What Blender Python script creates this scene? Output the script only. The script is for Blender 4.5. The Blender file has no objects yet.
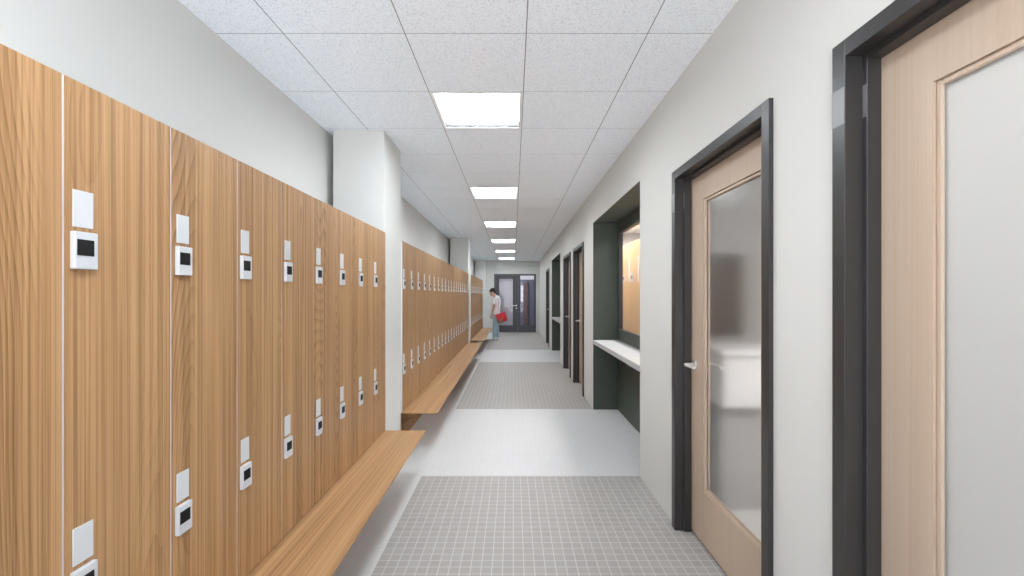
import bpy, bmesh, math, random
from mathutils import Vector, Matrix
random.seed(7)
S = bpy.context.scene
COL = S.collection

# ------------------------------------------------------------------ sizes
CAM_Z = 1.43
CEIL = 2.7445
F_PX = 428.0
XR = 1.0            # right wall
XL = -1.492         # left wall
XLOCK = -1.016      # locker fronts
XCOL = -1.03        # pillar fronts
YEND = 16.5
YBACK = -1.6
LW = 0.3048         # locker width
TILE = 0.6096

# ------------------------------------------------------------------ helpers
def link(o, parent=None):
    COL.objects.link(o)
    if parent is not None:
        o.parent = parent
    return o

def tag(o, label=None, cat=None, group=None, kind=None):
    if label: o['label'] = label
    if cat: o['category'] = cat
    if group: o['group'] = group
    if kind: o['kind'] = kind
    return o

def empty(name, loc=(0, 0, 0), rz=0.0):
    o = bpy.data.objects.new(name, None)
    o.empty_display_size = 0.1
    o.location = loc
    o.rotation_euler = (0, 0, rz)
    return link(o)

def box(bm, x0, x1, y0, y1, z0, z1, bevel=0.0, mi=0, seg=2):
    t = bmesh.new()
    vs = [t.verts.new(p) for p in [(x0,y0,z0),(x1,y0,z0),(x1,y1,z0),(x0,y1,z0),
                                   (x0,y0,z1),(x1,y0,z1),(x1,y1,z1),(x0,y1,z1)]]
    for f in [(0,3,2,1),(4,5,6,7),(0,1,5,4),(1,2,6,5),(2,3,7,6),(3,0,4,7)]:
        t.faces.new([vs[i] for i in f])
    if bevel > 0:
        bmesh.ops.bevel(t, geom=t.edges[:], offset=bevel, segments=seg, profile=0.5, affect='EDGES')
    for f in t.faces: f.material_index = mi
    merge(bm, t)

def merge(bm, t):
    t.verts.index_update()
    m = [bm.verts.new(v.co) for v in t.verts]
    for f in t.faces:
        try:
            nf = bm.faces.new([m[v.index] for v in f.verts])
            nf.material_index = f.material_index
            nf.smooth = f.smooth
        except ValueError:
            pass
    t.free()

def tube(bm, pts, rad, n=16, cap=True, mi=0, smooth=True, sub=4):
    """lofted tube through pts; rad = list of r or (ra, rb); rings are smoothed between points"""
    pts = [Vector(p) for p in pts]
    rad = [(r, r) if not isinstance(r, (tuple, list)) else tuple(r) for r in rad]
    P, R = [], []
    k = len(pts)
    def cr(a, b, c, d, t):
        return 0.5*((2*b)+(c-a)*t+(2*a-5*b+4*c-d)*t*t+(3*b-a-3*c+d)*t**3)
    for i in range(k-1):
        a, b, c, d = pts[max(i-1,0)], pts[i], pts[i+1], pts[min(i+2,k-1)]
        ra, rb, rc, rd = rad[max(i-1,0)], rad[i], rad[i+1], rad[min(i+2,k-1)]
        for s in range(sub):
            t = s/sub
            P.append(cr(a,b,c,d,t))
            R.append(tuple(cr(ra[q],rb[q],rc[q],rd[q],t) for q in (0,1)))
    P.append(pts[-1]); R.append(rad[-1])
    rings = []
    t = bmesh.new()
    up0 = Vector((0,1,0))
    for i, p in enumerate(P):
        d = (P[min(i+1,len(P)-1)]-P[max(i-1,0)]).normalized()
        u = up0 - d*up0.dot(d)
        if u.length < 0.1:
            u = Vector((1,0,0)) - d*d.x
        u.normalize()
        v = d.cross(u)
        rings.append([t.verts.new(p+u*(R[i][1]*math.sin(2*math.pi*j/n))+v*(R[i][0]*math.cos(2*math.pi*j/n))) for j in range(n)])
    for a, b in zip(rings, rings[1:]):
        for j in range(n):
            t.faces.new([a[j], a[(j+1)%n], b[(j+1)%n], b[j]])
    if cap:
        t.faces.new(rings[0][::-1]); t.faces.new(rings[-1])
    for f in t.faces:
        f.smooth = smooth; f.material_index = mi
    bmesh.ops.recalc_face_normals(t, faces=t.faces[:])
    merge(bm, t)

def ball(bm, c, r, seg=20, ring=14, rot=None):
    t = bmesh.new()
    bmesh.ops.create_uvsphere(t, u_segments=seg, v_segments=ring, radius=1.0)
    M = Matrix.Translation(Vector(c)) @ (rot or Matrix.Identity(4)) @ Matrix.Diagonal((*r, 1.0))
    bmesh.ops.transform(t, matrix=M, verts=t.verts[:])
    for f in t.faces: f.smooth = True
    merge(bm, t)

def obj(name, bm, mats, parent=None, loc=(0,0,0), recalc=False):
    if recalc:
        bmesh.ops.recalc_face_normals(bm, faces=bm.faces[:])
    me = bpy.data.meshes.new(name)
    bm.to_mesh(me); bm.free()
    for m in (mats if isinstance(mats, (list, tuple)) else [mats]):
        me.materials.append(m)
    o = bpy.data.objects.new(name, me)
    o.location = loc
    return link(o, parent)

def bx(name, b, mat, parent=None, bevel=0.0):
    bm = bmesh.new(); box(bm, *b, bevel=bevel)
    return obj(name, bm, mat, parent)

def bxs(name, bs, mat, parent=None, bevel=0.0):
    bm = bmesh.new()
    for b in bs: box(bm, *b, bevel=bevel)
    return obj(name, bm, mat, parent)

def copy_tree(o, parent=None):
    c = o.copy(); COL.objects.link(c); c.parent = parent
    for ch in list(o.children):
        copy_tree(ch, c)
    return c

def remesh(name, bm, mat, parent, voxel, smooth=6):
    """one continuous skin from overlapping volumes"""
    me = bpy.data.meshes.new(name); bm.to_mesh(me); bm.free()
    o = bpy.data.objects.new(name, me); COL.objects.link(o)
    r = o.modifiers.new('r', 'REMESH'); r.mode = 'VOXEL'; r.voxel_size = voxel; r.use_smooth_shade = True
    if smooth:
        s = o.modifiers.new('s', 'SMOOTH'); s.iterations = smooth; s.factor = 0.5
    dg = bpy.context.evaluated_depsgraph_get()
    ev = bpy.data.meshes.new_from_object(o.evaluated_get(dg))
    o.modifiers.clear(); o.data = ev; ev.name = name
    ev.materials.clear(); ev.materials.append(mat)
    for p in ev.polygons: p.use_smooth = True; p.material_index = 0
    o.parent = parent
    return o

# ------------------------------------------------------------------ materials
def new_mat(name):
    m = bpy.data.materials.new(name); m.use_nodes = True
    nt = m.node_tree
    return m, nt, nt.nodes['Principled BSDF']

def plain(name, col, rough=0.5, metal=0.0, spec=0.5, noise=0.0, nscale=40, bump=0.0):
    m, nt, p = new_mat(name)
    p.inputs['Roughness'].default_value = rough
    p.inputs['Metallic'].default_value = metal
    p.inputs['Specular IOR Level'].default_value = spec
    p.inputs['Base Color'].default_value = (*col, 1)
    if noise or bump:
        tc = nt.nodes.new('ShaderNodeTexCoord')
        n = nt.nodes.new('ShaderNodeTexNoise'); n.inputs['Scale'].default_value = nscale
        n.inputs['Detail'].default_value = 4
        nt.links.new(tc.outputs['Object'], n.inputs['Vector'])
        if noise:
            r = nt.nodes.new('ShaderNodeMix'); r.data_type = 'RGBA'
            r.inputs[6].default_value = (*[c*(1-noise) for c in col], 1)
            r.inputs[7].default_value = (*[min(1, c*(1+noise)) for c in col], 1)
            nt.links.new(n.outputs['Fac'], r.inputs[0])
            nt.links.new(r.outputs[2], p.inputs['Base Color'])
        if bump:
            b = nt.nodes.new('ShaderNodeBump'); b.inputs['Strength'].default_value = bump
            b.inputs['Distance'].default_value = 0.002
            nt.links.new(n.outputs['Fac'], b.inputs['Height'])
            nt.links.new(b.outputs['Normal'], p.inputs['Normal'])
    return m

def math_node(nt, op, a, b=None, c=None):
    n = nt.nodes.new('ShaderNodeMath'); n.operation = op
    for i, v in enumerate((a, b, c)):
        if v is None: continue
        if isinstance(v, (int, float)): n.inputs[i].default_value = v
        else: nt.links.new(v, n.inputs[i])
    return n.outputs[0]

def wood(name, axis, light, mid, dark, rough=0.45, cath=1.0, per_object=True, fine=1.0):
    """oak veneer: streaks along axis plus cathedral arches"""
    m, nt, p = new_mat(name)
    L = nt.links
    tc = nt.nodes.new('ShaderNodeTexCoord')
    oi = nt.nodes.new('ShaderNodeObjectInfo')
    off = nt.nodes.new('ShaderNodeCombineXYZ')
    r1 = math_node(nt, 'MULTIPLY', oi.outputs['Random'], 37.0)
    r2 = math_node(nt, 'MULTIPLY', oi.outputs['Random'], 91.0)
    r3 = math_node(nt, 'MULTIPLY', oi.outputs['Random'], 53.0)
    for i, r in enumerate((r1, r2, r3)): L.new(r, off.inputs[i])
    add = nt.nodes.new('ShaderNodeVectorMath'); add.operation = 'ADD'
    L.new(tc.outputs['Object'], add.inputs[0])
    if per_object: L.new(off.outputs[0], add.inputs[1])
    def mapped(across, along):
        mp = nt.nodes.new('ShaderNodeMapping')
        sc = [across]*3; sc['XYZ'.index(axis)] = along
        mp.inputs['Scale'].default_value = sc
        L.new(add.outputs[0], mp.inputs['Vector'])
        return mp.outputs[0]
    def noise(vec, detail=3, rough_=0.55, dist=0.0):
        n = nt.nodes.new('ShaderNodeTexNoise')
        n.inputs['Scale'].default_value = 1.0
        n.inputs['Detail'].default_value = detail
        n.inputs['Roughness'].default_value = rough_
        n.inputs['Distortion'].default_value = dist
        L.new(vec, n.inputs['Vector'])
        return n.outputs['Fac']
    streak = noise(mapped(240, 1.0), 3, 0.6)         # fine pores
    mid_ = noise(mapped(70, 0.5), 2, 0.5)            # growth lines
    broad = noise(mapped(9, 0.25), 2, 0.5)           # wide bands
    # cathedral lines: contours of a slow field that is long in the grain direction
    field = noise(mapped(3.2, 0.50), 1, 0.35)
    ring = math_node(nt, 'ADD', math_node(nt, 'MULTIPLY', field, 60.0), math_node(nt, 'MULTIPLY', mid_, 0.5))
    ring = math_node(nt, 'POWER', math_node(nt, 'FRACT', ring), 2.6)
    mask = math_node(nt, 'MULTIPLY', math_node(nt, 'SUBTRACT', noise(mapped(6, 0.30), 1, 0.3), 0.40), 4.0)
    mask = math_node(nt, 'MINIMUM', math_node(nt, 'MAXIMUM', mask, 0.0), 1.0)
    ring = math_node(nt, 'MULTIPLY', ring, mask)
    f = math_node(nt, 'MULTIPLY', streak, 0.62*fine)
    f = math_node(nt, 'ADD', f, math_node(nt, 'MULTIPLY', mid_, 0.50*fine))
    f = math_node(nt, 'ADD', f, math_node(nt, 'MULTIPLY', broad, 0.20))
    f = math_node(nt, 'ADD', f, math_node(nt, 'MULTIPLY', ring, 0.26*cath))
    f = math_node(nt, 'ADD', f, 0.56*(1-fine))
    cr = nt.nodes.new('ShaderNodeValToRGB')
    e = cr.color_ramp.elements
    e[0].position = 0.54; e[0].color = (*light, 1)
    e[1].position = 0.88; e[1].color = (*dark, 1)
    x = e.new(0.67); x.color = (*mid, 1)
    L.new(f, cr.inputs['Fac'])
    L.new(cr.outputs['Color'], p.inputs['Base Color'])
    p.inputs['Roughness'].default_value = rough
    p.inputs['Specular IOR Level'].default_value = 0.35
    b = nt.nodes.new('ShaderNodeBump'); b.inputs['Strength'].default_value = 0.06
    b.inputs['Distance'].default_value = 0.001
    L.new(streak, b.inputs['Height']); L.new(b.outputs['Normal'], p.inputs['Normal'])
    return m

M = {}
M['wall'] = plain('wall_paint', (0.635, 0.634, 0.610), 0.75, spec=0.25)
M['pillar'] = plain('pillar_paint', (0.635, 0.634, 0.610), 0.75, spec=0.25)
M['oak'] = wood('oak_veneer', 'Z', (0.485, 0.290, 0.142), (0.385, 0.215, 0.098), (0.205, 0.102, 0.039), cath=0.8)
M['bench'] = wood('oak_bench', 'Y', (0.48, 0.290, 0.142), (0.395, 0.225, 0.104), (0.23, 0.118, 0.048), cath=0.6, per_object=True)
M['cabinet'] = wood('cabinet_oak', 'Z', (0.72, 0.50, 0.30), (0.64, 0.42, 0.23), (0.48, 0.29, 0.14), cath=0.4)
M['maple'] = wood('maple_door', 'Z', (0.52, 0.41, 0.318), (0.50, 0.388, 0.295), (0.46, 0.35, 0.26), rough=0.4, cath=0.25, fine=0.8)
M['white'] = plain('white_laminate', (0.70, 0.69, 0.71), 0.45)
M['plate'] = plain('white_plate', (0.60, 0.62, 0.64), 0.4)
M['lock'] = plain('lock_plastic', (0.57, 0.59, 0.62), 0.35)
M['screen'] = plain('lock_screen', (0.008, 0.008, 0.009), 0.5, spec=0.2)
M['key'] = plain('lock_keys', (0.03, 0.03, 0.035), 0.5)
M['frame'] = plain('charcoal_metal', (0.032, 0.030, 0.0305), 0.36, spec=0.5)
M['satin'] = plain('reflection_patch', (0.16, 0.155, 0.16), 0.35, metal=0.0)  # pale reflection put into the colour of the door frame patches
M['dark_alu'] = plain('dark_aluminium', (0.058, 0.060, 0.066), 0.35)
M['chrome'] = plain('satin_chrome', (0.86, 0.86, 0.87), 0.38, metal=1.0)
M['green'] = plain('dark_green_paint', (0.057, 0.069, 0.055), 0.5, spec=0.4)
M['counter'] = plain('pale_solid_surface', (0.46, 0.46, 0.46), 0.4, noise=0.14, nscale=90)
M['lamp_frame'] = plain('white_enamel', (0.85, 0.85, 0.85), 0.4)
M['baffle'] = plain('grey_baffle', (0.10, 0.10, 0.10), 0.7, spec=0.1)
M['grid_gap'] = plain('grid_metal', (0.20, 0.205, 0.22), 0.6)
M['room_wall'] = plain('room_paint', (0.34, 0.33, 0.325), 0.8)
M['slate'] = plain('slate_panel', (0.16, 0.165, 0.23), 0.5)
M['lilac'] = plain('lilac_grey_paint', (0.40, 0.385, 0.41), 0.7)
M['lilac_door'] = plain('grey_door_paint', (0.36, 0.35, 0.37), 0.6)
M['skin'] = plain('skin', (0.62, 0.40, 0.31), 0.5, noise=0.06, nscale=30)
M['hair'] = plain('dark_hair', (0.018, 0.012, 0.010), 0.5, noise=0.5, nscale=120, bump=0.4)
M['shirt'] = plain('white_tee', (0.84, 0.85, 0.88), 0.85, noise=0.05, nscale=25)
M['jeans'] = plain('pale_denim', (0.36, 0.51, 0.58), 0.9, noise=0.18, nscale=22)
M['shoe'] = plain('white_shoe', (0.82, 0.84, 0.85), 0.6)
M['sole'] = plain('shoe_sole', (0.82, 0.82, 0.82), 0.6)
M['red'] = plain('red_bag', (0.60, 0.016, 0.030), 0.45, noise=0.12, nscale=20)
M['red_dark'] = plain('dark_red_trim', (0.27, 0.010, 0.018), 0.5)
M['gold'] = plain('tan_patch', (0.34, 0.19, 0.09), 0.5)
M['eye'] = plain('eye_white', (0.8, 0.8, 0.8), 0.2)
M['lip'] = plain('lips', (0.45, 0.2, 0.17), 0.5)
M['panel_dark'] = plain('dark_brown_board', (0.035, 0.028, 0.026), 0.6)
M['desk'] = plain('white_desk', (0.80, 0.80, 0.81), 0.4)

def brick():
    m, nt, p = new_mat('red_brick')
    tc = nt.nodes.new('ShaderNodeTexCoord')
    mp = nt.nodes.new('ShaderNodeMapping'); mp.inputs['Rotation'].default_value = (math.pi/2, 0, 0)
    b = nt.nodes.new('ShaderNodeTexBrick')
    b.inputs['Scale'].default_value = 3.0
    b.inputs['Color1'].default_value = (0.15, 0.070, 0.068, 1)
    b.inputs['Color2'].default_value = (0.12, 0.075, 0.078, 1)
    b.inputs['Mortar'].default_value = (0.26, 0.2, 0.2, 1)
    nt.links.new(tc.outputs['Object'], mp.inputs['Vector'])
    nt.links.new(mp.outputs[0], b.inputs['Vector'])
    nt.links.new(b.outputs['Color'], p.inputs['Base Color'])
    p.inputs['Roughness'].default_value = 0.8
    return m
M['brick'] = brick()

def ceiling_mat():
    m, nt, p = new_mat('mineral_tile'); L = nt.links
    tc = nt.nodes.new('ShaderNodeTexCoord')
    n = nt.nodes.new('ShaderNodeTexNoise'); n.inputs['Scale'].default_value = 120; n.inputs['Detail'].default_value = 3; n.inputs['Roughness'].default_value = 0.6
    v = nt.nodes.new('ShaderNodeTexVoronoi'); v.inputs['Scale'].default_value = 90
    L.new(tc.outputs['Object'], n.inputs['Vector']); L.new(tc.outputs['Object'], v.inputs['Vector'])
    cr = nt.nodes.new('ShaderNodeValToRGB'); e = cr.color_ramp.elements
    e[0].position = 0.30; e[0].color = (0.66, 0.70, 0.77, 1)
    e[1].position = 0.50; e[1].color = (0.90, 0.94, 0.985, 1)
    L.new(n.outputs['Fac'], cr.inputs['Fac'])
    L.new(cr.outputs['Color'], p.inputs['Base Color'])
    p.inputs['Roughness'].default_value = 0.95; p.inputs['Specular IOR Level'].default_value = 0.1
    b = nt.nodes.new('ShaderNodeBump'); b.inputs['Strength'].default_value = 0.25; b.inputs['Distance'].default_value = 0.002
    L.new(n.outputs['Fac'], b.inputs['Height']); L.new(b.outputs['Normal'], p.inputs['Normal'])
    return m
M['ceiling'] = ceiling_mat()

WHITE_BANDS = [(3.39, 5.385), (9.19, 11.25)]
GX0 = -0.727
PITCH = 0.0559
def floor_mat():
    m, nt, p = new_mat('mosaic_floor'); L = nt.links
    g = nt.nodes.new('ShaderNodeNewGeometry')
    s = nt.nodes.new('ShaderNodeSeparateXYZ'); L.new(g.outputs['Position'], s.inputs[0])
    X, Y = s.outputs[0], s.outputs[1]
    white = math_node(nt, 'MAXIMUM', math_node(nt, 'LESS_THAN', X, GX0), math_node(nt, 'GREATER_THAN', X, 1.14))
    for a, b in WHITE_BANDS:
        w = math_node(nt, 'MULTIPLY', math_node(nt, 'GREATER_THAN', Y, a), math_node(nt, 'LESS_THAN', Y, b))
        white = math_node(nt, 'MAXIMUM', white, w)
    def line(c, off):
        q = math_node(nt, 'DIVIDE', math_node(nt, 'SUBTRACT', c, off), PITCH)
        fr = math_node(nt, 'FRACT', q)
        d = math_node(nt, 'ABSOLUTE', math_node(nt, 'SUBTRACT', fr, 0.5))
        return math_node(nt, 'GREATER_THAN', d, 0.5-0.040), math_node(nt, 'FLOOR', q)
    lx, ix = line(X, GX0 - 10*PITCH)
    ly, iy = line(Y, 2.3096 - 100*PITCH)
    grout = math_node(nt, 'MAXIMUM', lx, ly)
    cell = nt.nodes.new('ShaderNodeCombineXYZ'); L.new(ix, cell.inputs[0]); L.new(iy, cell.inputs[1])
    wn = nt.nodes.new('ShaderNodeTexWhiteNoise'); L.new(cell.outputs[0], wn.inputs['Vector'])
    # fine cross-brushed texture of each tile
    tn = nt.nodes.new('ShaderNodeTexNoise'); tn.inputs['Scale'].default_value = 160; tn.inputs['Detail'].default_value = 3
    L.new(g.outputs['Position'], tn.inputs['Vector'])
    var = math_node(nt, 'ADD', math_node(nt, 'MULTIPLY', wn.outputs['Value'], 0.07), math_node(nt, 'MULTIPLY', tn.outputs['Fac'], 0.16))
    var = math_node(nt, 'ADD', var, 0.885)
    def colour(tile, gr, soft=False):
        sc = nt.nodes.new('ShaderNodeVectorMath'); sc.operation = 'SCALE'
        sc.inputs[0].default_value = tile; L.new(math_node(nt, 'ADD', math_node(nt, 'MULTIPLY', var, 0.4), 0.6) if soft else var, sc.inputs['Scale'])
        mx = nt.nodes.new('ShaderNodeMix'); mx.data_type = 'RGBA'
        L.new(grout, mx.inputs[0]); L.new(sc.outputs[0], mx.inputs[6]); mx.inputs[7].default_value = (*gr, 1)
        return mx.outputs[2]
    cg = colour((0.335, 0.313, 0.297), (0.50, 0.478, 0.46))
    cw = colour((0.575, 0.568, 0.566), (0.545, 0.538, 0.536), True)
    mx = nt.nodes.new('ShaderNodeMix'); mx.data_type = 'RGBA'
    L.new(white, mx.inputs[0]); L.new(cg, mx.inputs[6]); L.new(cw, mx.inputs[7])
    L.new(mx.outputs[2], p.inputs['Base Color'])
    p.inputs['Roughness'].default_value = 0.5; p.inputs['Specular IOR Level'].default_value = 0.3
    return m
M['floor'] = floor_mat()

def glass(name, rough, tint=(1, 1, 1), milk=0.0, spec=1.0):
    m, nt, p = new_mat(name); L = nt.links
    out = nt.nodes['Material Output']
    p.inputs['Base Color'].default_value = (*tint, 1)
    p.inputs['Transmission Weight'].default_value = 1.0
    p.inputs['Roughness'].default_value = rough
    p.inputs['IOR'].default_value = 1.3 if rough > 0.1 else 1.45
    if milk > 0:
        d = nt.nodes.new('ShaderNodeBsdfDiffuse'); d.inputs['Color'].default_value = (0.58, 0.58, 0.57, 1)
        t = nt.nodes.new('ShaderNodeBsdfTranslucent'); t.inputs['Color'].default_value = (0.58, 0.58, 0.57, 1)
        a = nt.nodes.new('ShaderNodeMixShader'); a.inputs[0].default_value = 0.5
        L.new(d.outputs[0], a.inputs[1]); L.new(t.outputs[0], a.inputs[2])
        b = nt.nodes.new('ShaderNodeMixShader'); b.inputs[0].default_value = milk
        L.new(p.outputs[0], b.inputs[1]); L.new(a.outputs[0], b.inputs[2])
        L.new(b.outputs[0], out.inputs['Surface'])
    return m
M['frosted'] = glass('frosted_glass', 0.155, (0.95, 0.95, 0.95), milk=0.02)
M['milky'] = glass('milky_glass', 0.45, (0.95, 0.95, 0.95), milk=0.78)

def thin_glass(name, tint=(1, 1, 1), refl=1.0, haze=0.0):
    m, nt, p = new_mat(name); L = nt.links
    out = nt.nodes['Material Output']
    t = nt.nodes.new('ShaderNodeBsdfTransparent'); t.inputs['Color'].default_value = (*tint, 1)
    gl = nt.nodes.new('ShaderNodeBsdfGlossy'); gl.inputs['Roughness'].default_value = 0.02
    fr = nt.nodes.new('ShaderNodeFresnel'); fr.inputs['IOR'].default_value = 1.45
    fm = math_node(nt, 'MULTIPLY', fr.outputs[0], refl)
    a = nt.nodes.new('ShaderNodeMixShader')
    L.new(fm, a.inputs[0]); L.new(t.outputs[0], a.inputs[1]); L.new(gl.outputs[0], a.inputs[2])
    L.new(a.outputs[0], out.inputs['Surface'])
    return m
M['clear'] = thin_glass('clear_glass', (0.93, 0.93, 0.94), 0.35)
M['clear_end'] = thin_glass('clear_door_glass', (0.9, 0.9, 0.93), 0.6)

def emit(name, col, s):
    m, nt, p = new_mat(name)
    e = nt.nodes.new('ShaderNodeEmission'); e.inputs['Color'].default_value = (*col, 1); e.inputs['Strength'].default_value = s
    nt.links.new(e.outputs[0], nt.nodes['Material Output'].inputs['Surface'])
    return m
LAMP = 26.5
M['diffuser'] = emit('lamp_diffuser', (0.89, 0.955, 1.0), LAMP)
M['strip_glow'] = emit('glowing_strip', (0.95, 0.95, 1.0), 0.7)  # glow for the two strips beyond the end door

# ------------------------------------------------------------------ room shell
XROOM = 3.4
bm = bmesh.new(); box(bm, XL-0.15, XROOM+0.1, YBACK-0.1, 19.2, -0.12, 0.0)
fl = obj('floor', bm, M['floor'])
tag(fl, 'grey and white small square mosaic tile corridor floor', None, None, 'structure')

# ceiling: a backing slab with lay-in tiles, lamp bays left open
LX0, LX1 = -0.5446, 0.065
LY0 = 2.758
lamp_k = [-1, 0, 1, 2, 3, 4, 5]
def is_lamp(ix, iy):
    return ix == 0 and iy % 4 == 0 and (iy//4) in lamp_k
bm = bmesh.new()
gap = 0.0026
ix_list = [-2, -1, 0, 1, 2]
iy0, iy1 = -9, 26
for ix in ix_list:
    for iy in range(iy0, iy1):
        if is_lamp(ix, iy): continue
        x0, x1 = LX0+ix*TILE, LX0+(ix+1)*TILE
        y0, y1 = LY0+iy*TILE, LY0+(iy+1)*TILE
        x0, x1 = max(x0, XL-0.06), min(x1, XR+0.06)
        if x1-x0 < 0.03: continue
        y0, y1 = max(y0, YBACK), min(y1, 19.1)
        if y1-y0 < 0.03: continue
        box(bm, x0+gap, x1-gap, y0+gap, y1-gap, CEIL, CEIL+0.02)
box(bm, XL-0.15, XROOM+0.1, YBACK-0.1, 19.2, CEIL+0.075, CEIL+0.14, mi=0)
# grid metal between tiles
for ix in range(-2, 4):
    x = LX0+ix*TILE
    if XL < x < XR: box(bm, x-0.006, x+0.006, YBACK, 19.1, CEIL+0.0007, CEIL+0.03, mi=1)
for iy in range(iy0, iy1+1):
    y = LY0+iy*TILE
    if YBACK < y < 19.1: box(bm, XL-0.05, XR+0.05, y-0.006, y+0.006, CEIL+0.0010, CEIL+0.03, mi=1)
c = obj('ceiling', bm, [M['ceiling'], M['grid_gap']])
tag(c, 'white speckled lay-in tile ceiling of the corridor', None, None, 'structure')
# ceiling of the side rooms
bm = bmesh.new(); box(bm, XR+0.07, XROOM+0.1, YBACK-0.1, 19.2, CEIL, CEIL+0.06)
tag(obj('ceiling', bm, M['wall']), 'plain ceiling of the rooms behind the right wall', None, None, 'structure')

# left wall and end walls
tag(bx('wall_left', (XL-0.15, XL, YBACK-0.1, YEND+0.1, 0, CEIL+0.08), M['wall']), 'pale grey wall above and behind the lockers', kind='structure')
bm = bmesh.new()
box(bm, XL-0.15, -1.25, YBACK-0.15, YBACK, 0, CEIL+0.08); box(bm, 0.85, XROOM+0.1, YBACK-0.15, YBACK, 0, CEIL+0.08)
box(bm, -1.25, 0.85, YBACK-0.15, YBACK, 2.6, CEIL+0.08)
tag(obj('wall_back', bm, M['wall']), 'pale grey wall around the added window behind the viewpoint', kind='structure')
w3 = empty('window_3', (-0.2, YBACK-0.08, 0))  # unseen window added to bring fill light onto walls and ceiling
bxs('window_frame', [(-1.05, -1.0, -0.03, 0.03, 0, 2.6), (1.0, 1.05, -0.03, 0.03, 0, 2.6), (-1.0, 1.0, -0.03, 0.03, 2.55, 2.6), (-1.0, 1.0, -0.03, 0.03, 0, 0.05), (-0.02, 0.02, -0.03, 0.03, 0.05, 2.55)], M['dark_alu'], w3)  # frame of the added window
bx('glass_pane', (-1.0, 1.0, -0.004, 0.004, 0.05, 2.55), M['clear'], w3)  # pane of the added window
tag(w3, 'unseen tall window added at the corridor end behind the viewpoint for fill light', kind='structure')

# pillars
PILLARS = [(3.412, 3.915), (9.722, 10.235), (16.03, YEND)]
PL = ['nearest', 'second', 'farthest']
for (y0, y1), nm in zip(PILLARS, PL):
    o = bx('wall_pier', (-1.4355, XCOL, y0, y1, 0, CEIL+0.004), M['pillar'])
    o.name = 'wall_pier'
    tag(o, {'nearest': 'nearest pale grey pier standing between the first and second locker rows',
            'second': 'second pale grey pier standing between the second and third locker rows',
            'farthest': 'farthest pale grey pier in the left corner beside the end wall'}[nm], kind='structure')

# ------------------------------------------------------------------ right wall with openings
WT = 0.15
DOORS = [(0.315, 1.319), (1.645, 2.655), (6.05, 7.06), (7.42, 8.43), (11.86, 12.87)]
NICHES = [(3.378, 5.362), (9.13, 11.10)]
DOOR_TOP = 2.19
NICHE_TOP = 2.337
ops = sorted([(a+0.03, b-0.03, DOOR_TOP-0.03) for a, b in DOORS] + [(a, b, NICHE_TOP) for a, b in NICHES])
bm = bmesh.new()
y = YBACK
for a, b, t in ops:
    box(bm, XR, XR+WT, y, a, 0, CEIL+0.08)
    box(bm, XR, XR+WT, a, b, t, CEIL+0.08)
    y = b
box(bm, XR, XR+WT, y, YEND+0.1, 0, CEIL+0.08)
bmesh.ops.remove_doubles(bm, verts=bm.verts[:], dist=0.0001)
tag(obj('wall_right', bm, M['wall']), 'pale grey wall with doors and green alcoves', kind='structure')

# rooms behind the right wall
tag(bx('wall_room_side', (XROOM, XROOM+0.1, YBACK, 19.1, 0, CEIL+0.08), M['room_wall']), 'far wall of the side rooms', kind='structure')
for i, yy in enumerate((3.22, 9.02, 13.6)):
    tag(bx('wall_room_partition', (XR+WT, XROOM, yy, yy+0.1, 0, CEIL+0.03), M['room_wall']), 'partition between the side rooms', kind='structure')

# ------------------------------------------------------------------ ceiling lights
def make_light():
    t = empty('ceiling_light')
    h = TILE/2 - 0.002
    w = 0.022
    fr = []
    for b in ((-h, h, -h, -h+w), (-h, h, h-w, h), (-h, -h+w, -h+w, h-w), (h-w, h, -h+w, h-w)):
        fr.append((*b, -0.003, 0.012))
    bxs('frame', fr, M['lamp_frame'], t)
    g = h - w
    bxs('housing', [(-g-0.006, -g, -g, g, 0.0, 0.056), (g, g+0.006, -g, g, 0.0, 0.056),
                    (-g-0.006, g+0.006, g, g+0.006, 0.0, 0.04), (-g-0.006, g+0.006, -g-0.006, -g, 0.0, 0.056),
                    (-g-0.006, g+0.006, -g-0.006, g+0.006, 0.050, 0.056)], M['baffle'], t)
    bx('diffuser', (-g, g, -g, g, 0.042, 0.048), M['diffuser'], t)
    return t
lamp = None
lamp_labels = {-2: 'square recessed ceiling light panel behind the viewpoint', -1: 'square recessed ceiling light panel directly above the viewpoint',
               0: 'large nearest square recessed ceiling light panel in front of the first grey pier',
               1: 'second lit square ceiling panel from the front, beyond the first grey pier',
               2: 'third lit square ceiling panel from the front',
               3: 'fourth lit square ceiling panel from the front, level with the second grey pier',
               4: 'fifth lit square ceiling panel from the front, last but one before the end door',
               5: 'farthest lit square ceiling panel, right before the end door wall'}
for k in lamp_k:
    t = make_light() if lamp is None else copy_tree(lamp)
    lamp = lamp or t
    t.location = ((LX0+LX1)/2, LY0+TILE/2+k*4*TILE, CEIL)
    tag(t, lamp_labels[k], 'ceiling light', 'square ceiling lights along the corridor')

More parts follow.
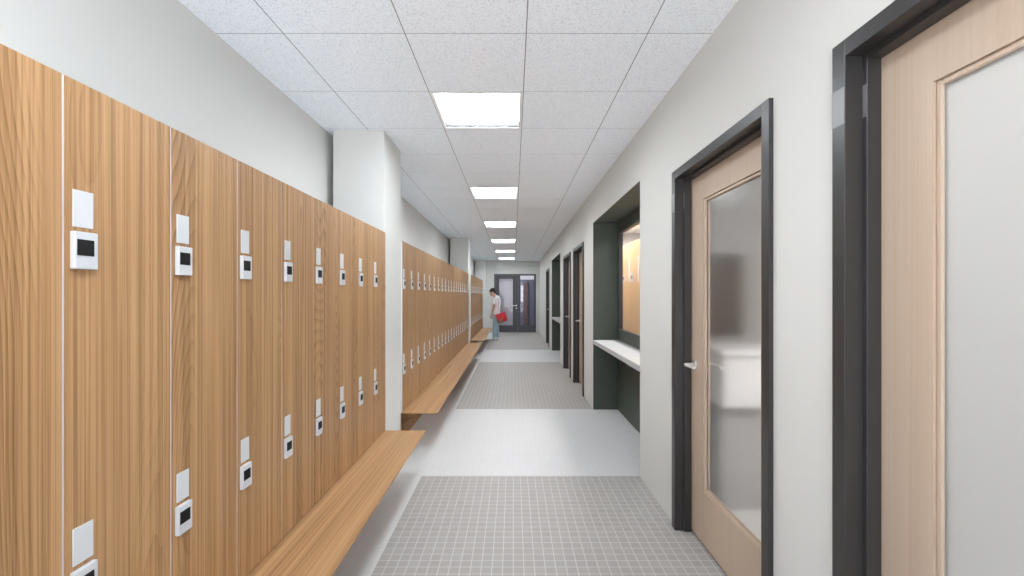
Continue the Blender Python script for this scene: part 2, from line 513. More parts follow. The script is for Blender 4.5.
# ------------------------------------------------------------------ lockers
LTOP = 1.93
LBASE = 0.357
def make_locker():
    """origin at floor, front plane x = 0, from y = 0 to LW"""
    t = empty('locker')
    D = 0.465
    bm = bmesh.new()
    box(bm, -D, -0.022, 0.001, LW-0.001, LBASE, LTOP-0.004)
    for a in (0.0003, LW-0.0035):
        box(bm, -0.022, -0.0025, a, a+0.0032, LBASE, LTOP-0.001)
    obj('carcass', bm, M['white'], t)
    bm = bmesh.new()
    box(bm, -0.020, 0.0, 0.0029, LW-0.0029, LBASE+0.002, LTOP, bevel=0.0012, seg=1)
    obj('door', bm, M['oak'], t)
    for dz in (0.0, -0.786):
        bx('label_plate', (-0.001, 0.0025, 0.0193, 0.0665, 1.5895+dz, 1.6755+dz), M['plate'], t, bevel=0.0008)
        k = bx('keypad_lock', (-0.001, 0.012, 0.0138, 0.0685, 1.4915+dz, 1.5785+dz), M['lock'], t, bevel=0.002)
        bm = bmesh.new()
        box(bm, 0.0115, 0.0134, 0.0180, 0.0580, 1.5230+dz, 1.5605+dz, bevel=0.0006, seg=1)
        obj('screen', bm, M['screen'], k)
    return t
ORD = ['first','second','third','fourth','fifth','sixth','seventh','eighth','ninth','tenth','eleventh','twelfth','thirteenth',
       'fourteenth','fifteenth','sixteenth','seventeenth','eighteenth','nineteenth']
proto = None
def place_locker(y, label, group):
    global proto
    t = make_locker() if proto is None else copy_tree(proto)
    proto = proto or t
    t.location = (XLOCK, y, 0)
    tag(t, label, 'locker', group)
ROW1 = 0.967
for k in range(-1, 8):
    n = 7 - k
    if k == -1: lab = 'oak locker at the near left edge, its doors cut off by the frame'
    elif k == 7: lab = 'last oak locker of the near row, touching the nearest grey pier'
    else: lab = 'tall oak locker in the near row, %s one before the nearest grey pier' % ORD[n]
    place_locker(ROW1+k*LW, lab, 'tall oak lockers of the near row')
ROW2 = 3.925
for k in range(19):
    if k == 0: lab = 'first oak locker of the middle row, partly hidden behind the nearest grey pier'
    elif k == 18: lab = 'last oak locker of the middle row, touching the second grey pier'
    else: lab = 'narrow-looking oak locker in the middle row, %s one after the nearest grey pier' % ORD[k]
    place_locker(ROW2+k*LW, lab, 'tall oak lockers of the middle row')
ROW3 = 10.24
for k in range(13):
    if k == 12: lab = 'last oak locker of the far row, closest to the standing person'
    else: lab = 'distant oak locker in the far row, %s one after the second grey pier' % ORD[k]
    place_locker(ROW3+k*LW, lab, 'tall oak lockers of the far row')

ROWS = [(ROW1-LW, ROW1+8*LW, 'near'), (ROW2, ROW2+19*LW, 'middle'), (ROW3, ROW3+13*LW, 'far')]
BZ = 0.355
for y0, y1, nm in ROWS:
    yb = y0 - (0.6 if nm == 'near' else 0.0)
    p = bx('locker_plinth', (-1.47, -1.094, yb+0.004, y1-0.004, 0.0, 0.342), M['oak'])
    tag(p, {'near': 'oak plinth board under the near locker row and its bench', 'middle': 'oak plinth board under the middle locker row, showing below its bench end',
            'far': 'oak plinth board under the far locker row'}[nm], 'plinth', 'oak plinths under the lockers')
    b = empty('bench', (-0.86, (yb+y1)/2, 0))
    L2 = (y1-yb)/2
    bm = bmesh.new(); box(bm, -0.172, 0.160, -L2, L2, BZ-0.012, BZ, bevel=0.0015, seg=1)
    obj('seat', bm, M['bench'], b)
    n = max(2, int(L2*2/1.2)+1)
    for i in range(n):
        yy = -L2+0.30 + (2*L2-0.6)*i/(n-1)
        bm = bmesh.new()
        prof = [(-0.233, BZ-0.0125), (-0.233, 0.0), (-0.222, 0.0), (-0.222, 0.16), (-0.02, BZ-0.030), (-0.02, BZ-0.0125)]
        a = [bm.verts.new((q[0], yy-0.006, q[1])) for q in prof]
        c2 = [bm.verts.new((q[0], yy+0.006, q[1])) for q in prof]
        bm.faces.new(a); bm.faces.new(c2[::-1])
        for j in range(6): bm.faces.new([a[j], c2[j], c2[(j+1)%6], a[(j+1)%6]])
        obj('bracket', bm, M['bench'], b, recalc=True)
    tag(b, {'near': 'long oak bench along the near locker row, ending at the nearest pier',
            'middle': 'long oak bench along the middle locker row, starting past the nearest pier',
            'far': 'distant oak bench along the far locker row, beside the standing person'}[nm], 'bench', 'oak benches in front of the lockers')

# ------------------------------------------------------------------ doors on the right wall
XF = 0.982          # face of frames
XD = 1.079          # door face
FW = 0.051
ST = 0.016
def make_door(nm, y0, y1, glassmat, handle_far, label):
    d = empty(nm, (XF, (y0+y1)/2, 0))
    h = (y1-y0)/2
    ox = -XF
    def bl(x0, x1, a, b, z0, z1): return (x0+ox, x1+ox, a, b, z0, z1)
    T = DOOR_TOP
    # frame: faces and jambs, then stops
    bm = bmesh.new()
    for s in (-1, 1):
        ya, yb = (-h, -h+FW) if s < 0 else (h-FW, h)
        box(bm, *bl(XF, 1.172, ya, yb, 0, T), bevel=0.0015, seg=1)
        ya, yb = (-h+FW-0.001, -h+FW+ST) if s < 0 else (h-FW-ST, h-FW+0.001)
        box(bm, *bl(1.035, XD-0.001, ya, yb, 0, T-FW), bevel=0.0015, seg=1)
    box(bm, *bl(XF, 1.172, -h+FW, h-FW, T-FW, T), bevel=0.0015, seg=1)
    box(bm, *bl(1.035, XD-0.001, -h+FW+ST, h-FW-ST, T-FW-ST, T-FW+0.001), bevel=0.0015, seg=1)
    fr = obj('door_frame', bm, M['frame'], d)
    # pale reflection patches modelled as thin plates on the far jamb face and stop
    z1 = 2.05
    pl = bxs('frame_reflection', [bl(XF-0.0012, XF+0.001, h-FW+0.001, h-0.001, 1.94, z1),
                             bl(1.0338, 1.036, h-FW-ST+0.002, h-FW-0.001, 1.955, z1)], M['satin'], fr)  # satin here is the pale reflection colour
    pl['label'] = 'reflection patches modelled as pale grey plates near the top of the dark frame'
    # leaf
    a, b = -h+FW+0.003, h-FW-0.003
    zt, zb = T-FW-0.003, 0.018
    sw, tr, br = 0.165, 0.157, 0.315-zb
    X0, X1 = XD, XD+0.045
    g0, g1, gz0, gz1 = a+sw, b-sw, zb+br, zt-tr
    bm = bmesh.new()
    box(bm, *bl(X0, X1, a, g0, zb, zt)); box(bm, *bl(X0, X1, g1, b, zb, zt))
    box(bm, *bl(X0, X1, g0, g1, gz1, zt)); box(bm, *bl(X0, X1, g0, g1, zb, gz0))
    bmesh.ops.remove_doubles(bm, verts=bm.verts[:], dist=0.0002)
    lf = obj('door_leaf', bm, M['maple'], d)
    w = 0.016
    bm = bmesh.new()
    for (xx0, xx1) in ((X0+0.007, X0+0.0175), (X1-0.0175, X1-0.007)):
        box(bm, *bl(xx0, xx1, g0, g0+w, gz0, gz1), bevel=0.003, seg=1); box(bm, *bl(xx0, xx1, g1-w, g1, gz0, gz1), bevel=0.003, seg=1)
        box(bm, *bl(xx0, xx1, g0+w, g1-w, gz1-w, gz1), bevel=0.003, seg=1); box(bm, *bl(xx0, xx1, g0+w, g1-w, gz0, gz0+w), bevel=0.003, seg=1)
    obj('glazing_bead', bm, M['maple'], lf)
    bx('glass_pane', bl(X0+0.018, X1-0.018, g0+0.001, g1-0.001, gz0+0.001, gz1-0.001), glassmat, lf)
    # lever handles both sides
    yh = (b-0.060) if handle_far else (a+0.060)
    dr = -1 if handle_far else 1
    for sx, xf in ((-1, X0), (1, X1)):
        bm = bmesh.new()
        zc = 1.02
        tube(bm, [(xf+ox, yh, zc), (xf+ox+sx*0.009, yh, zc)], [0.026, 0.025], n=24, sub=1, smooth=False)
        tube(bm, [(xf+ox+sx*0.008, yh, zc), (xf+ox+sx*0.045, yh, zc), (xf+ox+sx*0.060, yh+dr*0.012, zc), (xf+ox+sx*0.060, yh+dr*0.06, zc), (xf+ox+sx*0.056, yh+dr*0.125, zc)],
             [0.010, 0.010, 0.0105, 0.009, 0.008], n=12)
        o = obj('lever_handle', bm, M['chrome'], lf); o['label'] = 'satin chrome lever handle'
    # hinges on the other side
    hy = a if handle_far else b
    bm = bmesh.new()
    for zc in (0.28, 1.08, 1.9):
        tube(bm, [(X1+ox+0.006, hy, zc-0.05), (X1+ox+0.006, hy, zc+0.05)], [0.006, 0.006], n=10, sub=1)
    obj('hinge', bm, M['chrome'], lf)
    tag(d, label, None, None, 'structure')
    return d
make_door('door_1', *DOORS[0], M['milky'], False, 'nearest pale wood door with milky glass, cut off at the right edge')
make_door('door_2', *DOORS[1], M['frosted'], True, 'second pale wood door with frosted glass in a charcoal frame')
make_door('door_3', *DOORS[2], M['frosted'], True, 'third door, in charcoal frame past the first green alcove')
make_door('door_4', *DOORS[3], M['frosted'], True, 'fourth door, in charcoal frame before the second green alcove')
make_door('door_5', *DOORS[4], M['frosted'], True, 'farthest charcoal framed door past the second green alcove')

# ------------------------------------------------------------------ green alcoves with service windows
XN = 1.308
for i, (y0, y1) in enumerate(NICHES):
    wy0, wy1, wz0, wz1 = y0+0.050, y1-0.044, 1.004, 2.21
    bm = bmesh.new()
    t = 0.03
    box(bm, XR+0.0005, XN+0.03, y1-0.002, y1+t, 0, NICHE_TOP+t)      # far cheek
    box(bm, XR+0.0005, XN+0.03, y0-t, y0+0.002, 0, NICHE_TOP+t)      # near cheek
    box(bm, XR+0.0005, XN+0.03, y0, y1, NICHE_TOP-0.002, NICHE_TOP+t)
    # back panel with window hole
    box(bm, XN, XN+0.03, y0, y1, 0, wz0); box(bm, XN, XN+0.03, y0, y1, wz1, NICHE_TOP)
    box(bm, XN, XN+0.03, y0, wy0, wz0, wz1); box(bm, XN, XN+0.03, wy1, y1, wz0, wz1)
    o = obj('trim_%d' % (i+1), bm, M['green'])
    tag(o, ['dark green painted alcove lining nearest on the right wall', 'distant dark green painted alcove lining on the right wall'][i], kind='structure')
    w = empty('window_%d' % (i+1), (XN, (y0+y1)/2, wz0))
    hh = (wy1-wy0)/2; zz = wz1-wz0; q = 0.010
    bxs('window_frame', [(0.004, 0.05, -hh, -hh+q, 0, zz), (0.004, 0.05, hh-q, hh, 0, zz), (0.004, 0.05, -hh+q, hh-q, 0, q), (0.004, 0.05, -hh+q, hh-q, zz-q, zz)], M['frame'], w)
    bx('glass_pane', (0.018, 0.024, -hh+q, hh-q, q, zz-q), M['clear'], w)
    tag(w, ['service window inside the nearest green alcove', 'service window inside the distant green alcove'][i], kind='structure')
    cnt = empty('service_counter', (XR, (y0+y1)/2, 0))
    bx('countertop', (0.002, XN-XR-0.001, -(y1-y0)/2+0.001, (y1-y0)/2-0.001, 0.822, 0.872), M['counter'], cnt, bevel=0.003)
    for yy in (-0.6, 0.0, 0.6):
        bm = bmesh.new()
        prof = [(XN-XR-0.001, 0.8215), (XN-XR-0.001, 0.62), (XN-XR-0.014, 0.62), (XN-XR-0.20, 0.808), (XN-XR-0.20, 0.8215)]
        a = [bm.verts.new((p[0], yy-0.006, p[1])) for p in prof]; c2 = [bm.verts.new((p[0], yy+0.006, p[1])) for p in prof]
        bm.faces.new(a); bm.faces.new(c2[::-1])
        for j in range(5): bm.faces.new([a[j], c2[j], c2[(j+1) % 5], a[(j+1) % 5]])
        obj('bracket', bm, M['green'], cnt, recalc=True)
    tag(cnt, ['pale counter shelf in the nearest green alcove under the service window', 'pale counter shelf in the distant green alcove'][i], 'counter', 'service counters in the green alcoves')

# ------------------------------------------------------------------ things in the rooms behind
def make_cabinet():
    t = empty('storage_cabinet')
    W, D, H = 0.50, 0.45, 2.29
    bx('carcass', (0.022, D, 0.002, W-0.002, 0.0, H), M['cabinet'], t)
    bx('door', (0.0, 0.0205, 0.004, W-0.004, 0.08, H-0.003), M['cabinet'], t, bevel=0.0015)
    bx('label_plate', (-0.003, 0.001, 0.04, 0.12, 1.64, 2.02), M['plate'], t, bevel=0.001)
    k = bx('keypad_lock', (-0.014, 0.001, 0.06+0.30, 0.13+0.30, 1.64, 1.80), M['lock'], t, bevel=0.003)
    bx('screen', (-0.016, -0.0135, 0.07+0.30, 0.12+0.30, 1.695, 1.745), M['screen'], k)
    return t
pc = None
for i, yy in enumerate((6.42, 6.925, 7.43, 7.935)):
    t = make_cabinet() if pc is None else copy_tree(pc)
    pc = pc or t
    t.location = (1.90, yy, 0)
    lab = ['oak cabinet seen at the right side of the service window', 'oak cabinet seen through the middle of the service window',
           'oak cabinet seen at the left side of the service window', 'oak cabinet behind the pier edge of the service window'][i]
    tag(t, lab, 'cabinet', 'oak cabinets in the room behind the service window')

# dark board and white desk behind the second door
wb = empty('wall_board', (1.475, 3.22, 1.125))
bx('board', (0, 0.23, -0.03, -0.002, 0.02, 0.60), M['panel_dark'], wb, bevel=0.003)
bxs('board_frame', [(-0.015, 0.0, -0.036, -0.001, 0.005, 0.615), (0.23, 0.245, -0.036, -0.001, 0.005, 0.615), (0, 0.23, -0.036, -0.001, 0.60, 0.615), (0, 0.23, -0.036, -0.001, 0.005, 0.02)], M['frame'], wb)
tag(wb, 'dark board blurred behind the frosted glass of the second door', 'board')
dk = empty('reception_counter', (1.95, 2.95, 0))
bx('countertop', (-0.60, 0.60, -0.20, 0.25, 1.04, 1.08), M['desk'], dk, bevel=0.004)
bx('front_panel', (-0.58, 0.58, -0.17, 0.23, 0.70, 1.04), M['desk'], dk, bevel=0.003)
bx('plinth', (-0.56, 0.56, -0.10, 0.22, 0.0, 0.70), M['room_wall'], dk)
tag(dk, 'white counter blurred behind the frosted glass of the second door', 'counter')

# ------------------------------------------------------------------ end wall, glazed door and vestibule
EX0, EX1, ET = -0.736, 0.871, 2.255
bm = bmesh.new()
box(bm, XL, EX0, YEND, YEND+0.12, 0, CEIL+0.08)
box(bm, EX1, XR+0.01, YEND, YEND+0.12, 0, CEIL+0.08)
box(bm, EX0, EX1, YEND, YEND+0.12, ET, CEIL+0.08)
bmesh.ops.remove_doubles(bm, verts=bm.verts[:], dist=0.0001)
tag(obj('wall_end', bm, M['wall']), 'pale grey end wall around the glazed door', kind='structure')
d = empty('door_6', (0, YEND, 0))
fw = 0.045
bxs('door_frame', [(EX0, EX0+fw, -0.012, 0.11, 0, ET), (EX1-fw, EX1, -0.012, 0.11, 0, ET), (EX0+fw, EX1-fw, -0.012, 0.11, ET-fw, ET), (0.165, 0.205, -0.012, 0.11, 0, ET-fw)], M['dark_alu'], d, bevel=0.002)
def end_leaf(x0, x1, gx0, gx1, gz0, gz1, zt):
    bm = bmesh.new()
    y0, y1 = 0.01, 0.055
    box(bm, x0, gx0, y0, y1, 0.012, zt); box(bm, gx1, x1, y0, y1, 0.012, zt)
    box(bm, gx0, gx1, y0, y1, 0.012, gz0); box(bm, gx0, gx1, y0, y1, gz1, zt)
    lf = obj('door_leaf', bm, M['dark_alu'], d)
    bx('glass_pane', (gx0, gx1, 0.028, 0.036, gz0, gz1), M['clear_end'], lf)
    return lf
lf = end_leaf(EX0+fw+0.003, 0.162, -0.545, -0.02, 0.275, 2.066, ET-fw-0.003)
bm = bmesh.new()
tube(bm, [(0.115, 0.01, 1.04), (0.115, -0.004, 1.04)], [0.028, 0.027], n=20, sub=1, smooth=False)
tube(bm, [(0.115, 0.0, 1.04), (0.115, -0.05, 1.04), (0.10, -0.06, 1.04), (-0.02, -0.06, 1.04)], [0.011, 0.011, 0.011, 0.009], n=12)
tube(bm, [(0.115, 0.01, 0.93), (0.115, -0.004, 0.93)], [0.022, 0.021], n=20, sub=1, smooth=False)
h_ = obj('lever_handle', bm, M['chrome'], lf); h_['label'] = 'satin chrome lever handle'
end_leaf(0.208, EX1-fw-0.003, 0.268, 0.806, 0.275, 2.193, ET-fw-0.003)
tag(d, 'dark grey glazed double door in the end wall', kind='structure')
# vestibule beyond
tag(bx('wall_vestibule', (-1.3, 0.12, 19.0, 19.1, 0, CEIL), M['lilac']), 'lilac grey wall beyond the end door', kind='structure')
tag(bx('wall_vestibule', (0.12, 1.5, 19.0, 19.1, 0, CEIL), M['slate']), 'slate blue wall beyond the end door', kind='structure')
tag(bx('wall_vestibule', (-1.4, -1.3, YEND+0.12, 19.1, 0, CEIL), M['lilac']), 'left wall of the vestibule', kind='structure')
tag(bx('wall_vestibule', (1.5, 1.6, YEND+0.12, 19.1, 0, CEIL), M['slate']), 'right wall of the vestibule', kind='structure')
tag(bx('wall_vestibule', (0.46, 0.66, 18.86, 18.999, 0, 2.02), M['brick']), 'narrow red brick pier beyond the end door', kind='structure')
dd = empty('door_7', (-0.26, 19.0, 0))
bxs('door_frame', [(-0.27, -0.235, -0.03, -0.001, 0, 1.92), (0.235, 0.27, -0.03, -0.001, 0, 1.92), (-0.235, 0.235, -0.03, -0.001, 1.885, 1.92)], M['lilac_door'], dd)
bx('door_leaf', (-0.234, 0.234, -0.022, -0.001, 0.01, 1.884), M['lilac'], dd)
tag(dd, 'narrow grey door beyond the left end glass', kind='structure')
wl = empty('white_strip', (0.39, 19.0, 1.15))  # tall white strip with an emissive face
bx('strip_face', (-0.04, 0.04, -0.05, -0.012, 0.03, 0.68), M['strip_glow'], wl, bevel=0.008)
bx('strip_back', (-0.05, 0.05, -0.012, -0.001, 0.0, 0.71), M['lamp_frame'], wl)
tag(wl, 'tall narrow glowing white strip beyond the right end glass', 'glowing strip')
wl = empty('reflection_strip', (0.61, 19.0, 2.13))  # reflection of a ceiling light in the glass, built as a glowing strip
bx('diffuser', (-0.30, 0.30, -0.05, -0.012, 0.01, 0.17), M['strip_glow'], wl, bevel=0.008)  # glowing face standing for the ceiling light reflection
bx('strip_back', (-0.31, 0.31, -0.012, -0.001, 0.0, 0.18), M['lamp_frame'], wl)
tag(wl, 'wide pale glowing strip standing for a ceiling light reflection in the right end glass', 'glowing strip')

# ------------------------------------------------------------------ person
P = empty('person', (-0.585, 13.66, 0))
tag(P, 'person in white t-shirt and pale jeans standing by the lockers looking down', 'person')
def leg_pts(s):
    if s < 0: return [(0.045, -0.085, 0.88), (0.035, -0.09, 0.66), (0.005, -0.092, 0.46), (-0.010, -0.092, 0.26), (-0.020, -0.09, 0.07)]
    return [(0.050, 0.085, 0.88), (0.060, 0.09, 0.66), (0.055, 0.092, 0.46), (0.070, 0.092, 0.26), (0.080, 0.09, 0.07)]
LEGR = [0.088, 0.076, 0.055, 0.050, 0.036]
ARM_L = [(0.040, -0.165, 1.325), (0.010, -0.195, 1.20), (-0.040, -0.205, 1.06), (-0.066, -0.205, 0.93), (-0.088, -0.195, 0.815)]
ARM_R = [(0.050, 0.165, 1.325), (0.050, 0.20, 1.20), (0.035, 0.215, 1.06), (-0.03, 0.20, 0.94), (-0.085, 0.185, 0.835)]
ARMR = [0.052, 0.046, 0.038, 0.034, 0.025]
TORSO = [(0.045, 0, 0.86), (0.050, 0, 0.96), (0.052, 0, 1.05), (0.066, 0, 1.18), (0.070, 0, 1.29), (0.050, 0, 1.355), (0.018, 0, 1.40), (-0.012, 0, 1.44)]
TORR = [(0.100, 0.155), (0.092, 0.142), (0.088, 0.132), (0.100, 0.150), (0.096, 0.165), (0.065, 0.115), (0.052, 0.055), (0.050, 0.050)]
HC = Vector((-0.070, 0, 1.520)); TILT = Matrix.Rotation(math.radians(-22), 4, 'Y')
def hp(x, y, z):                     # head space: -x is the way the face looks
    return HC + (TILT @ Vector((x, y, z)))
bm = bmesh.new()
tube(bm, TORSO, TORR, n=28)
for s in (-1, 1):
    tube(bm, leg_pts(s), LEGR, n=18)
    a = leg_pts(s)[-1]
    tube(bm, [(a[0]+0.035, a[1], 0.045), (a[0]-0.03, a[1], 0.05), (a[0]-0.11, a[1], 0.035), (a[0]-0.17, a[1], 0.025)], [(0.035, 0.03), (0.04, 0.036), (0.028, 0.042), (0.016, 0.035)], n=14)
for pts, s in ((ARM_L, -1), (ARM_R, 1)):
    tube(bm, pts, ARMR, n=16)
    w = Vector(pts[-1]); d_ = (w-Vector(pts[-2])).normalized()
    fwd = Vector((-1, 0, 0)); fwd = (fwd - d_*fwd.dot(d_)).normalized(); side = d_.cross(fwd)
    inn = Vector((0, -s, 0))
    palm = [w - d_*0.01, w + d_*0.03, w + d_*0.075]
    tube(bm, palm, [(0.026, 0.019), (0.036, 0.017), (0.038, 0.015)], n=14)
    for j, (o_, ln) in enumerate(((0.029, 0.062), (0.010, 0.072), (-0.009, 0.067), (-0.027, 0.052))):
        b0 = w + d_*0.068 + fwd*o_
        curl = 0.012 + 0.006*j
        tube(bm, [b0, b0+d_*ln*0.45+inn*curl*0.3, b0+d_*ln*0.75+inn*curl*1.1, b0+d_*ln*0.92+inn*curl*2.1], [0.0092, 0.0088, 0.008, 0.0065], n=10, sub=3)
    b0 = w + d_*0.018 + fwd*0.026
    tube(bm, [b0, b0+fwd*0.022+d_*0.022+inn*0.008, b0+fwd*0.026+d_*0.05+inn*0.014, b0+fwd*0.022+d_*0.068+inn*0.018], [0.013, 0.0115, 0.0095, 0.007], n=10, sub=3)
# head: cranium, jaw, cheeks, nose, brow, ears
ball(bm, hp(0.012, 0, 0.035), (0.094, 0.074, 0.085), rot=TILT)
ball(bm, hp(-0.030, 0, -0.025), (0.062, 0.060, 0.080), rot=TILT)
ball(bm, hp(-0.048, 0, -0.080), (0.034, 0.038, 0.026), rot=TILT)
tube(bm, [(0.018, 0, 1.40), (-0.010, 0, 1.44), tuple(hp(0.01, 0, -0.03))], [0.052, 0.052, 0.054], n=18)
tube(bm, [hp(-0.086, 0, 0.020), hp(-0.100, 0, -0.008), hp(-0.108, 0, -0.024), hp(-0.090, 0, -0.034)], [0.010, 0.012, 0.015, 0.010], n=10)
ball(bm, hp(-0.082, 0, 0.030), (0.012, 0.048, 0.010), rot=TILT)
ball(bm, hp(-0.086, 0, -0.056), (0.010, 0.022, 0.010), rot=TILT)
for s in (-1, 1):
    ball(bm, hp(0.012, s*0.076, 0.0), (0.020, 0.008, 0.032), rot=TILT)
body = remesh('body', bm, M['skin'], P, 0.0065, smooth=3)
# face details
for s in (-1, 1):
    bm = bmesh.new(); ball(bm, hp(-0.0765, s*0.028, 0.009), (0.010, 0.013, 0.0065), 12, 8, TILT)
    e_ = obj('eye', bm, M['eye'], P)
    bm = bmesh.new(); ball(bm, hp(-0.0855, s*0.028, 0.007), (0.003, 0.0055, 0.0055), 10, 8, TILT); obj('iris', bm, M['hair'], e_)
    bm = bmesh.new(); tube(bm, [hp(-0.091, s*0.014, 0.030), hp(-0.091, s*0.030, 0.035), hp(-0.080, s*0.046, 0.028)], [0.004, 0.005, 0.003], n=8); obj('eyebrow', bm, M['hair'], P)
bm = bmesh.new(); tube(bm, [hp(-0.088, -0.020, -0.056), hp(-0.096, 0, -0.054), hp(-0.088, 0.020, -0.056)], [0.004, 0.007, 0.004], n=8); obj('lips', bm, M['lip'], P)
# hair
bm = bmesh.new()
ball(bm, hp(0.026, 0, 0.052), (0.096, 0.084, 0.082), rot=TILT)
ball(bm, hp(0.055, 0, 0.000), (0.060, 0.070, 0.065), rot=TILT)
for i in range(46):
    an = random.uniform(0, 2*math.pi); ph = random.uniform(0.0, 1.0)
    x = 0.026+0.090*math.cos(an)*math.sin(ph*1.4); y_ = 0.078*math.sin(an)*math.sin(ph*1.4); z = 0.052+0.078*math.cos(ph*1.4)
    ball(bm, hp(x, y_, z), (0.026, 0.022, 0.018), 8, 6, TILT)
for s in (-1, 1):
    tube(bm, [hp(-0.03, s*0.074, 0.05), hp(-0.022, s*0.077, 0.015), hp(-0.02, s*0.075, -0.01)], [0.014, 0.010, 0.006], n=8)
tube(bm, [hp(-0.05, -0.06, 0.075), hp(-0.075, -0.02, 0.082), hp(-0.075, 0.03, 0.080), hp(-0.05, 0.06, 0.07)], [0.018, 0.02, 0.02, 0.018], n=10)
remesh('hair', bm, M['hair'], P, 0.007, smooth=2)
# shirt: loose tee with short sleeves
bm = bmesh.new()
tube(bm, [(0.050, 0, 0.83), (0.052, 0, 0.95), (0.055, 0, 1.05), (0.066, 0, 1.18), (0.070, 0, 1.29), (0.050, 0, 1.36), (0.024, 0, 1.395)],
     [(0.140, 0.205), (0.126, 0.182), (0.112, 0.158), (0.122, 0.170), (0.118, 0.182), (0.085, 0.135), (0.060, 0.068)], n=30)
for pts in (ARM_L, ARM_R):
    q = Vector(pts[1]).lerp(Vector(pts[2]), 0.35)
    tube(bm, [Vector(pts[0]), Vector(pts[1]), q], [0.068, 0.066, 0.064], n=18)
remesh('shirt', bm, M['shirt'], P, 0.008, smooth=4)
# jeans
bm = bmesh.new()
tube(bm, [(0.050, 0, 0.93), (0.048, 0, 0.86), (0.047, 0, 0.78)], [(0.112, 0.162), (0.118, 0.170), (0.092, 0.150)], n=28)
for s in (-1, 1):
    lp = leg_pts(s)
    tube(bm, lp[:-1]+[(lp[-1][0], lp[-1][1], 0.085)], [0.100, 0.092, 0.074, 0.066, 0.064], n=20)
    a = lp[-1]
    for zc in (0.10, 0.125):
        tube(bm, [(a[0], a[1], zc-0.012), (a[0], a[1], zc), (a[0], a[1], zc+0.012)], [0.058, 0.067, 0.058], n=18, sub=2)
remesh('trousers', bm, M['jeans'], P, 0.008, smooth=3)
for s in (-1, 1):
    a = leg_pts(s)[-1]
    bm = bmesh.new()
    tube(bm, [(a[0]+0.055, a[1], 0.055), (a[0]+0.02, a[1], 0.062), (a[0]-0.05, a[1], 0.058), (a[0]-0.12, a[1], 0.042), (a[0]-0.185, a[1], 0.032), (a[0]-0.20, a[1], 0.030)],
         [(0.030, 0.028), (0.050, 0.040), (0.047, 0.044), (0.034, 0.050), (0.022, 0.040), (0.010, 0.020)], n=18)
    sh = remesh('shoe', bm, M['shoe'], P, 0.006, smooth=2)
    bm = bmesh.new()
    tube(bm, [(a[0]+0.062, a[1], 0.012), (a[0]+0.03, a[1], 0.012), (a[0]-0.06, a[1], 0.012), (a[0]-0.13, a[1], 0.012), (a[0]-0.20, a[1], 0.012), (a[0]-0.212, a[1], 0.012)],
         [(0.012, 0.025), (0.012, 0.040), (0.012, 0.042), (0.012, 0.052), (0.012, 0.036), (0.010, 0.012)], n=18)
    obj('sole', bm, M['sole'], sh)

# red satchel slung behind the hip
B = empty('shoulder_bag', (-0.568+0.205, 13.66-0.235, 0.745))
B.rotation_euler = (0, math.radians(-20), 0)
tag(B, 'red shoulder bag slung at the standing person\'s hip', 'bag')
bx('bag_body', (-0.150, 0.150, -0.05, 0.05, -0.150, 0.130), M['red'], B, bevel=0.022)
fl_ = bx('flap', (-0.155, 0.155, -0.062, -0.046, -0.05, 0.138), M['red'], B, bevel=0.007)
bx('clasp', (-0.02, 0.02, -0.070, -0.060, -0.062, -0.030), M['gold'], fl_, bevel=0.003)
pk = bx('pocket', (-0.125, -0.005, -0.058, -0.046, -0.135, -0.055), M['gold'], B, bevel=0.005); pk['label'] = 'tan patch pocket'
bxs('trim', [(-0.153, 0.153, -0.045, 0.045, -0.154, -0.142)], M['red_dark'], B, bevel=0.004)
Binv = (Matrix.Translation(B.location) @ Matrix.Rotation(math.radians(-20), 4, 'Y')).inverted()
def to_bag(p): return Binv @ (Vector(p) + Vector((-0.585, 13.66, 0)))
bm = bmesh.new()
strap_pts = [(0.08, -0.185, 0.82), (0.11, -0.195, 1.0), (0.12, -0.19, 1.2), (0.085, -0.165, 1.372), (0.050, -0.165, 1.408), (0.020, -0.215, 1.375), (0.030, -0.276, 1.26), (0.060, -0.284, 1.12), (0.130, -0.275, 1.0), (0.21, -0.25, 0.885)]
tube(bm, [to_bag(p) for p in strap_pts], [(0.004, 0.015)]*len(strap_pts), n=10, sub=5)
obj('strap', bm, M['red_dark'], B)

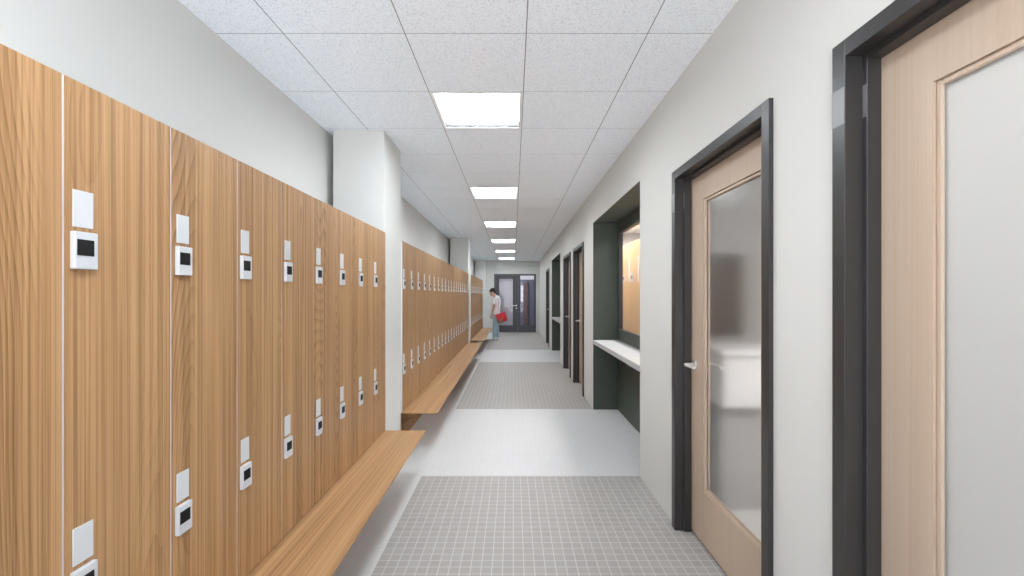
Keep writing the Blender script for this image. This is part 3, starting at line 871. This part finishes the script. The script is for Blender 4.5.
# ------------------------------------------------------------------ added fill lights, unseen, in side rooms and vestibule
def area(name, loc, sx, sy, e, col=(1, 0.98, 0.96)):
    l = bpy.data.lights.new(name, 'AREA'); l.shape = 'RECTANGLE'; l.size = sx; l.size_y = sy; l.energy = e; l.color = col
    o = bpy.data.objects.new(name, l); o.location = loc; COL.objects.link(o)
    return o
area('room_fill', (2.2, 0.8, CEIL-0.03), 0.6, 1.2, 85)
area('room_fill', (1.52, 7.2, CEIL-0.03), 0.3, 1.6, 50)
area('room_fill', (2.2, 5.2, CEIL-0.03), 0.6, 1.2, 120)
area('room_fill', (2.2, 11.0, CEIL-0.03), 0.6, 1.2, 30)
area('room_fill', (2.9, 7.4, CEIL-0.03), 0.4, 1.6, 260)
area('vestibule_fill', (0.1, 17.6, CEIL-0.03), 0.6, 0.6, 40)

w = bpy.data.worlds.new('world'); S.world = w; w.use_nodes = True
wn_ = w.node_tree; bg = wn_.nodes['Background']
# added fill light through the window behind: brighter below horizon to lift the ceiling
tc_ = wn_.nodes.new('ShaderNodeTexCoord'); sp_ = wn_.nodes.new('ShaderNodeSeparateXYZ'); rp_ = wn_.nodes.new('ShaderNodeValToRGB')
wn_.links.new(tc_.outputs['Generated'], sp_.inputs[0])
mp_ = wn_.nodes.new('ShaderNodeMapRange'); mp_.inputs[1].default_value = -0.15; mp_.inputs[2].default_value = 0.15
wn_.links.new(sp_.outputs[2], mp_.inputs[0]); wn_.links.new(mp_.outputs[0], rp_.inputs['Fac'])
rp_.color_ramp.elements[0].color = (0.97, 0.98, 1.0, 1); rp_.color_ramp.elements[1].color = (0.30, 0.34, 0.38, 1)
wn_.links.new(rp_.outputs['Color'], bg.inputs[0])
bg.inputs[1].default_value = 9.6

# ------------------------------------------------------------------ camera
cam = bpy.data.cameras.new('camera')
cam.sensor_width = 36.0; cam.sensor_fit = 'HORIZONTAL'
cam.lens = 36.0*F_PX/1024
cam.shift_x = -(513.3-512)/1024
cam.shift_y = (295.4-288)/1024
cam.clip_start = 0.02
co = bpy.data.objects.new('camera', cam); COL.objects.link(co)
co.location = (0, 0, CAM_Z); co.rotation_euler = (math.pi/2, 0, 0)
S.camera = co

S.view_settings.view_transform = 'Standard'
S.view_settings.look = 'None'
S.view_settings.gamma = 1.0
S.view_settings.use_curve_mapping = False
S.view_settings.exposure = 0.17
S.cycles.use_denoising = True
S.cycles.max_bounces = 20
S.cycles.diffuse_bounces = 14
S.cycles.transmission_bounces = 10
S.cycles.transparent_max_bounces = 16
S.cycles.sample_clamp_indirect = 10
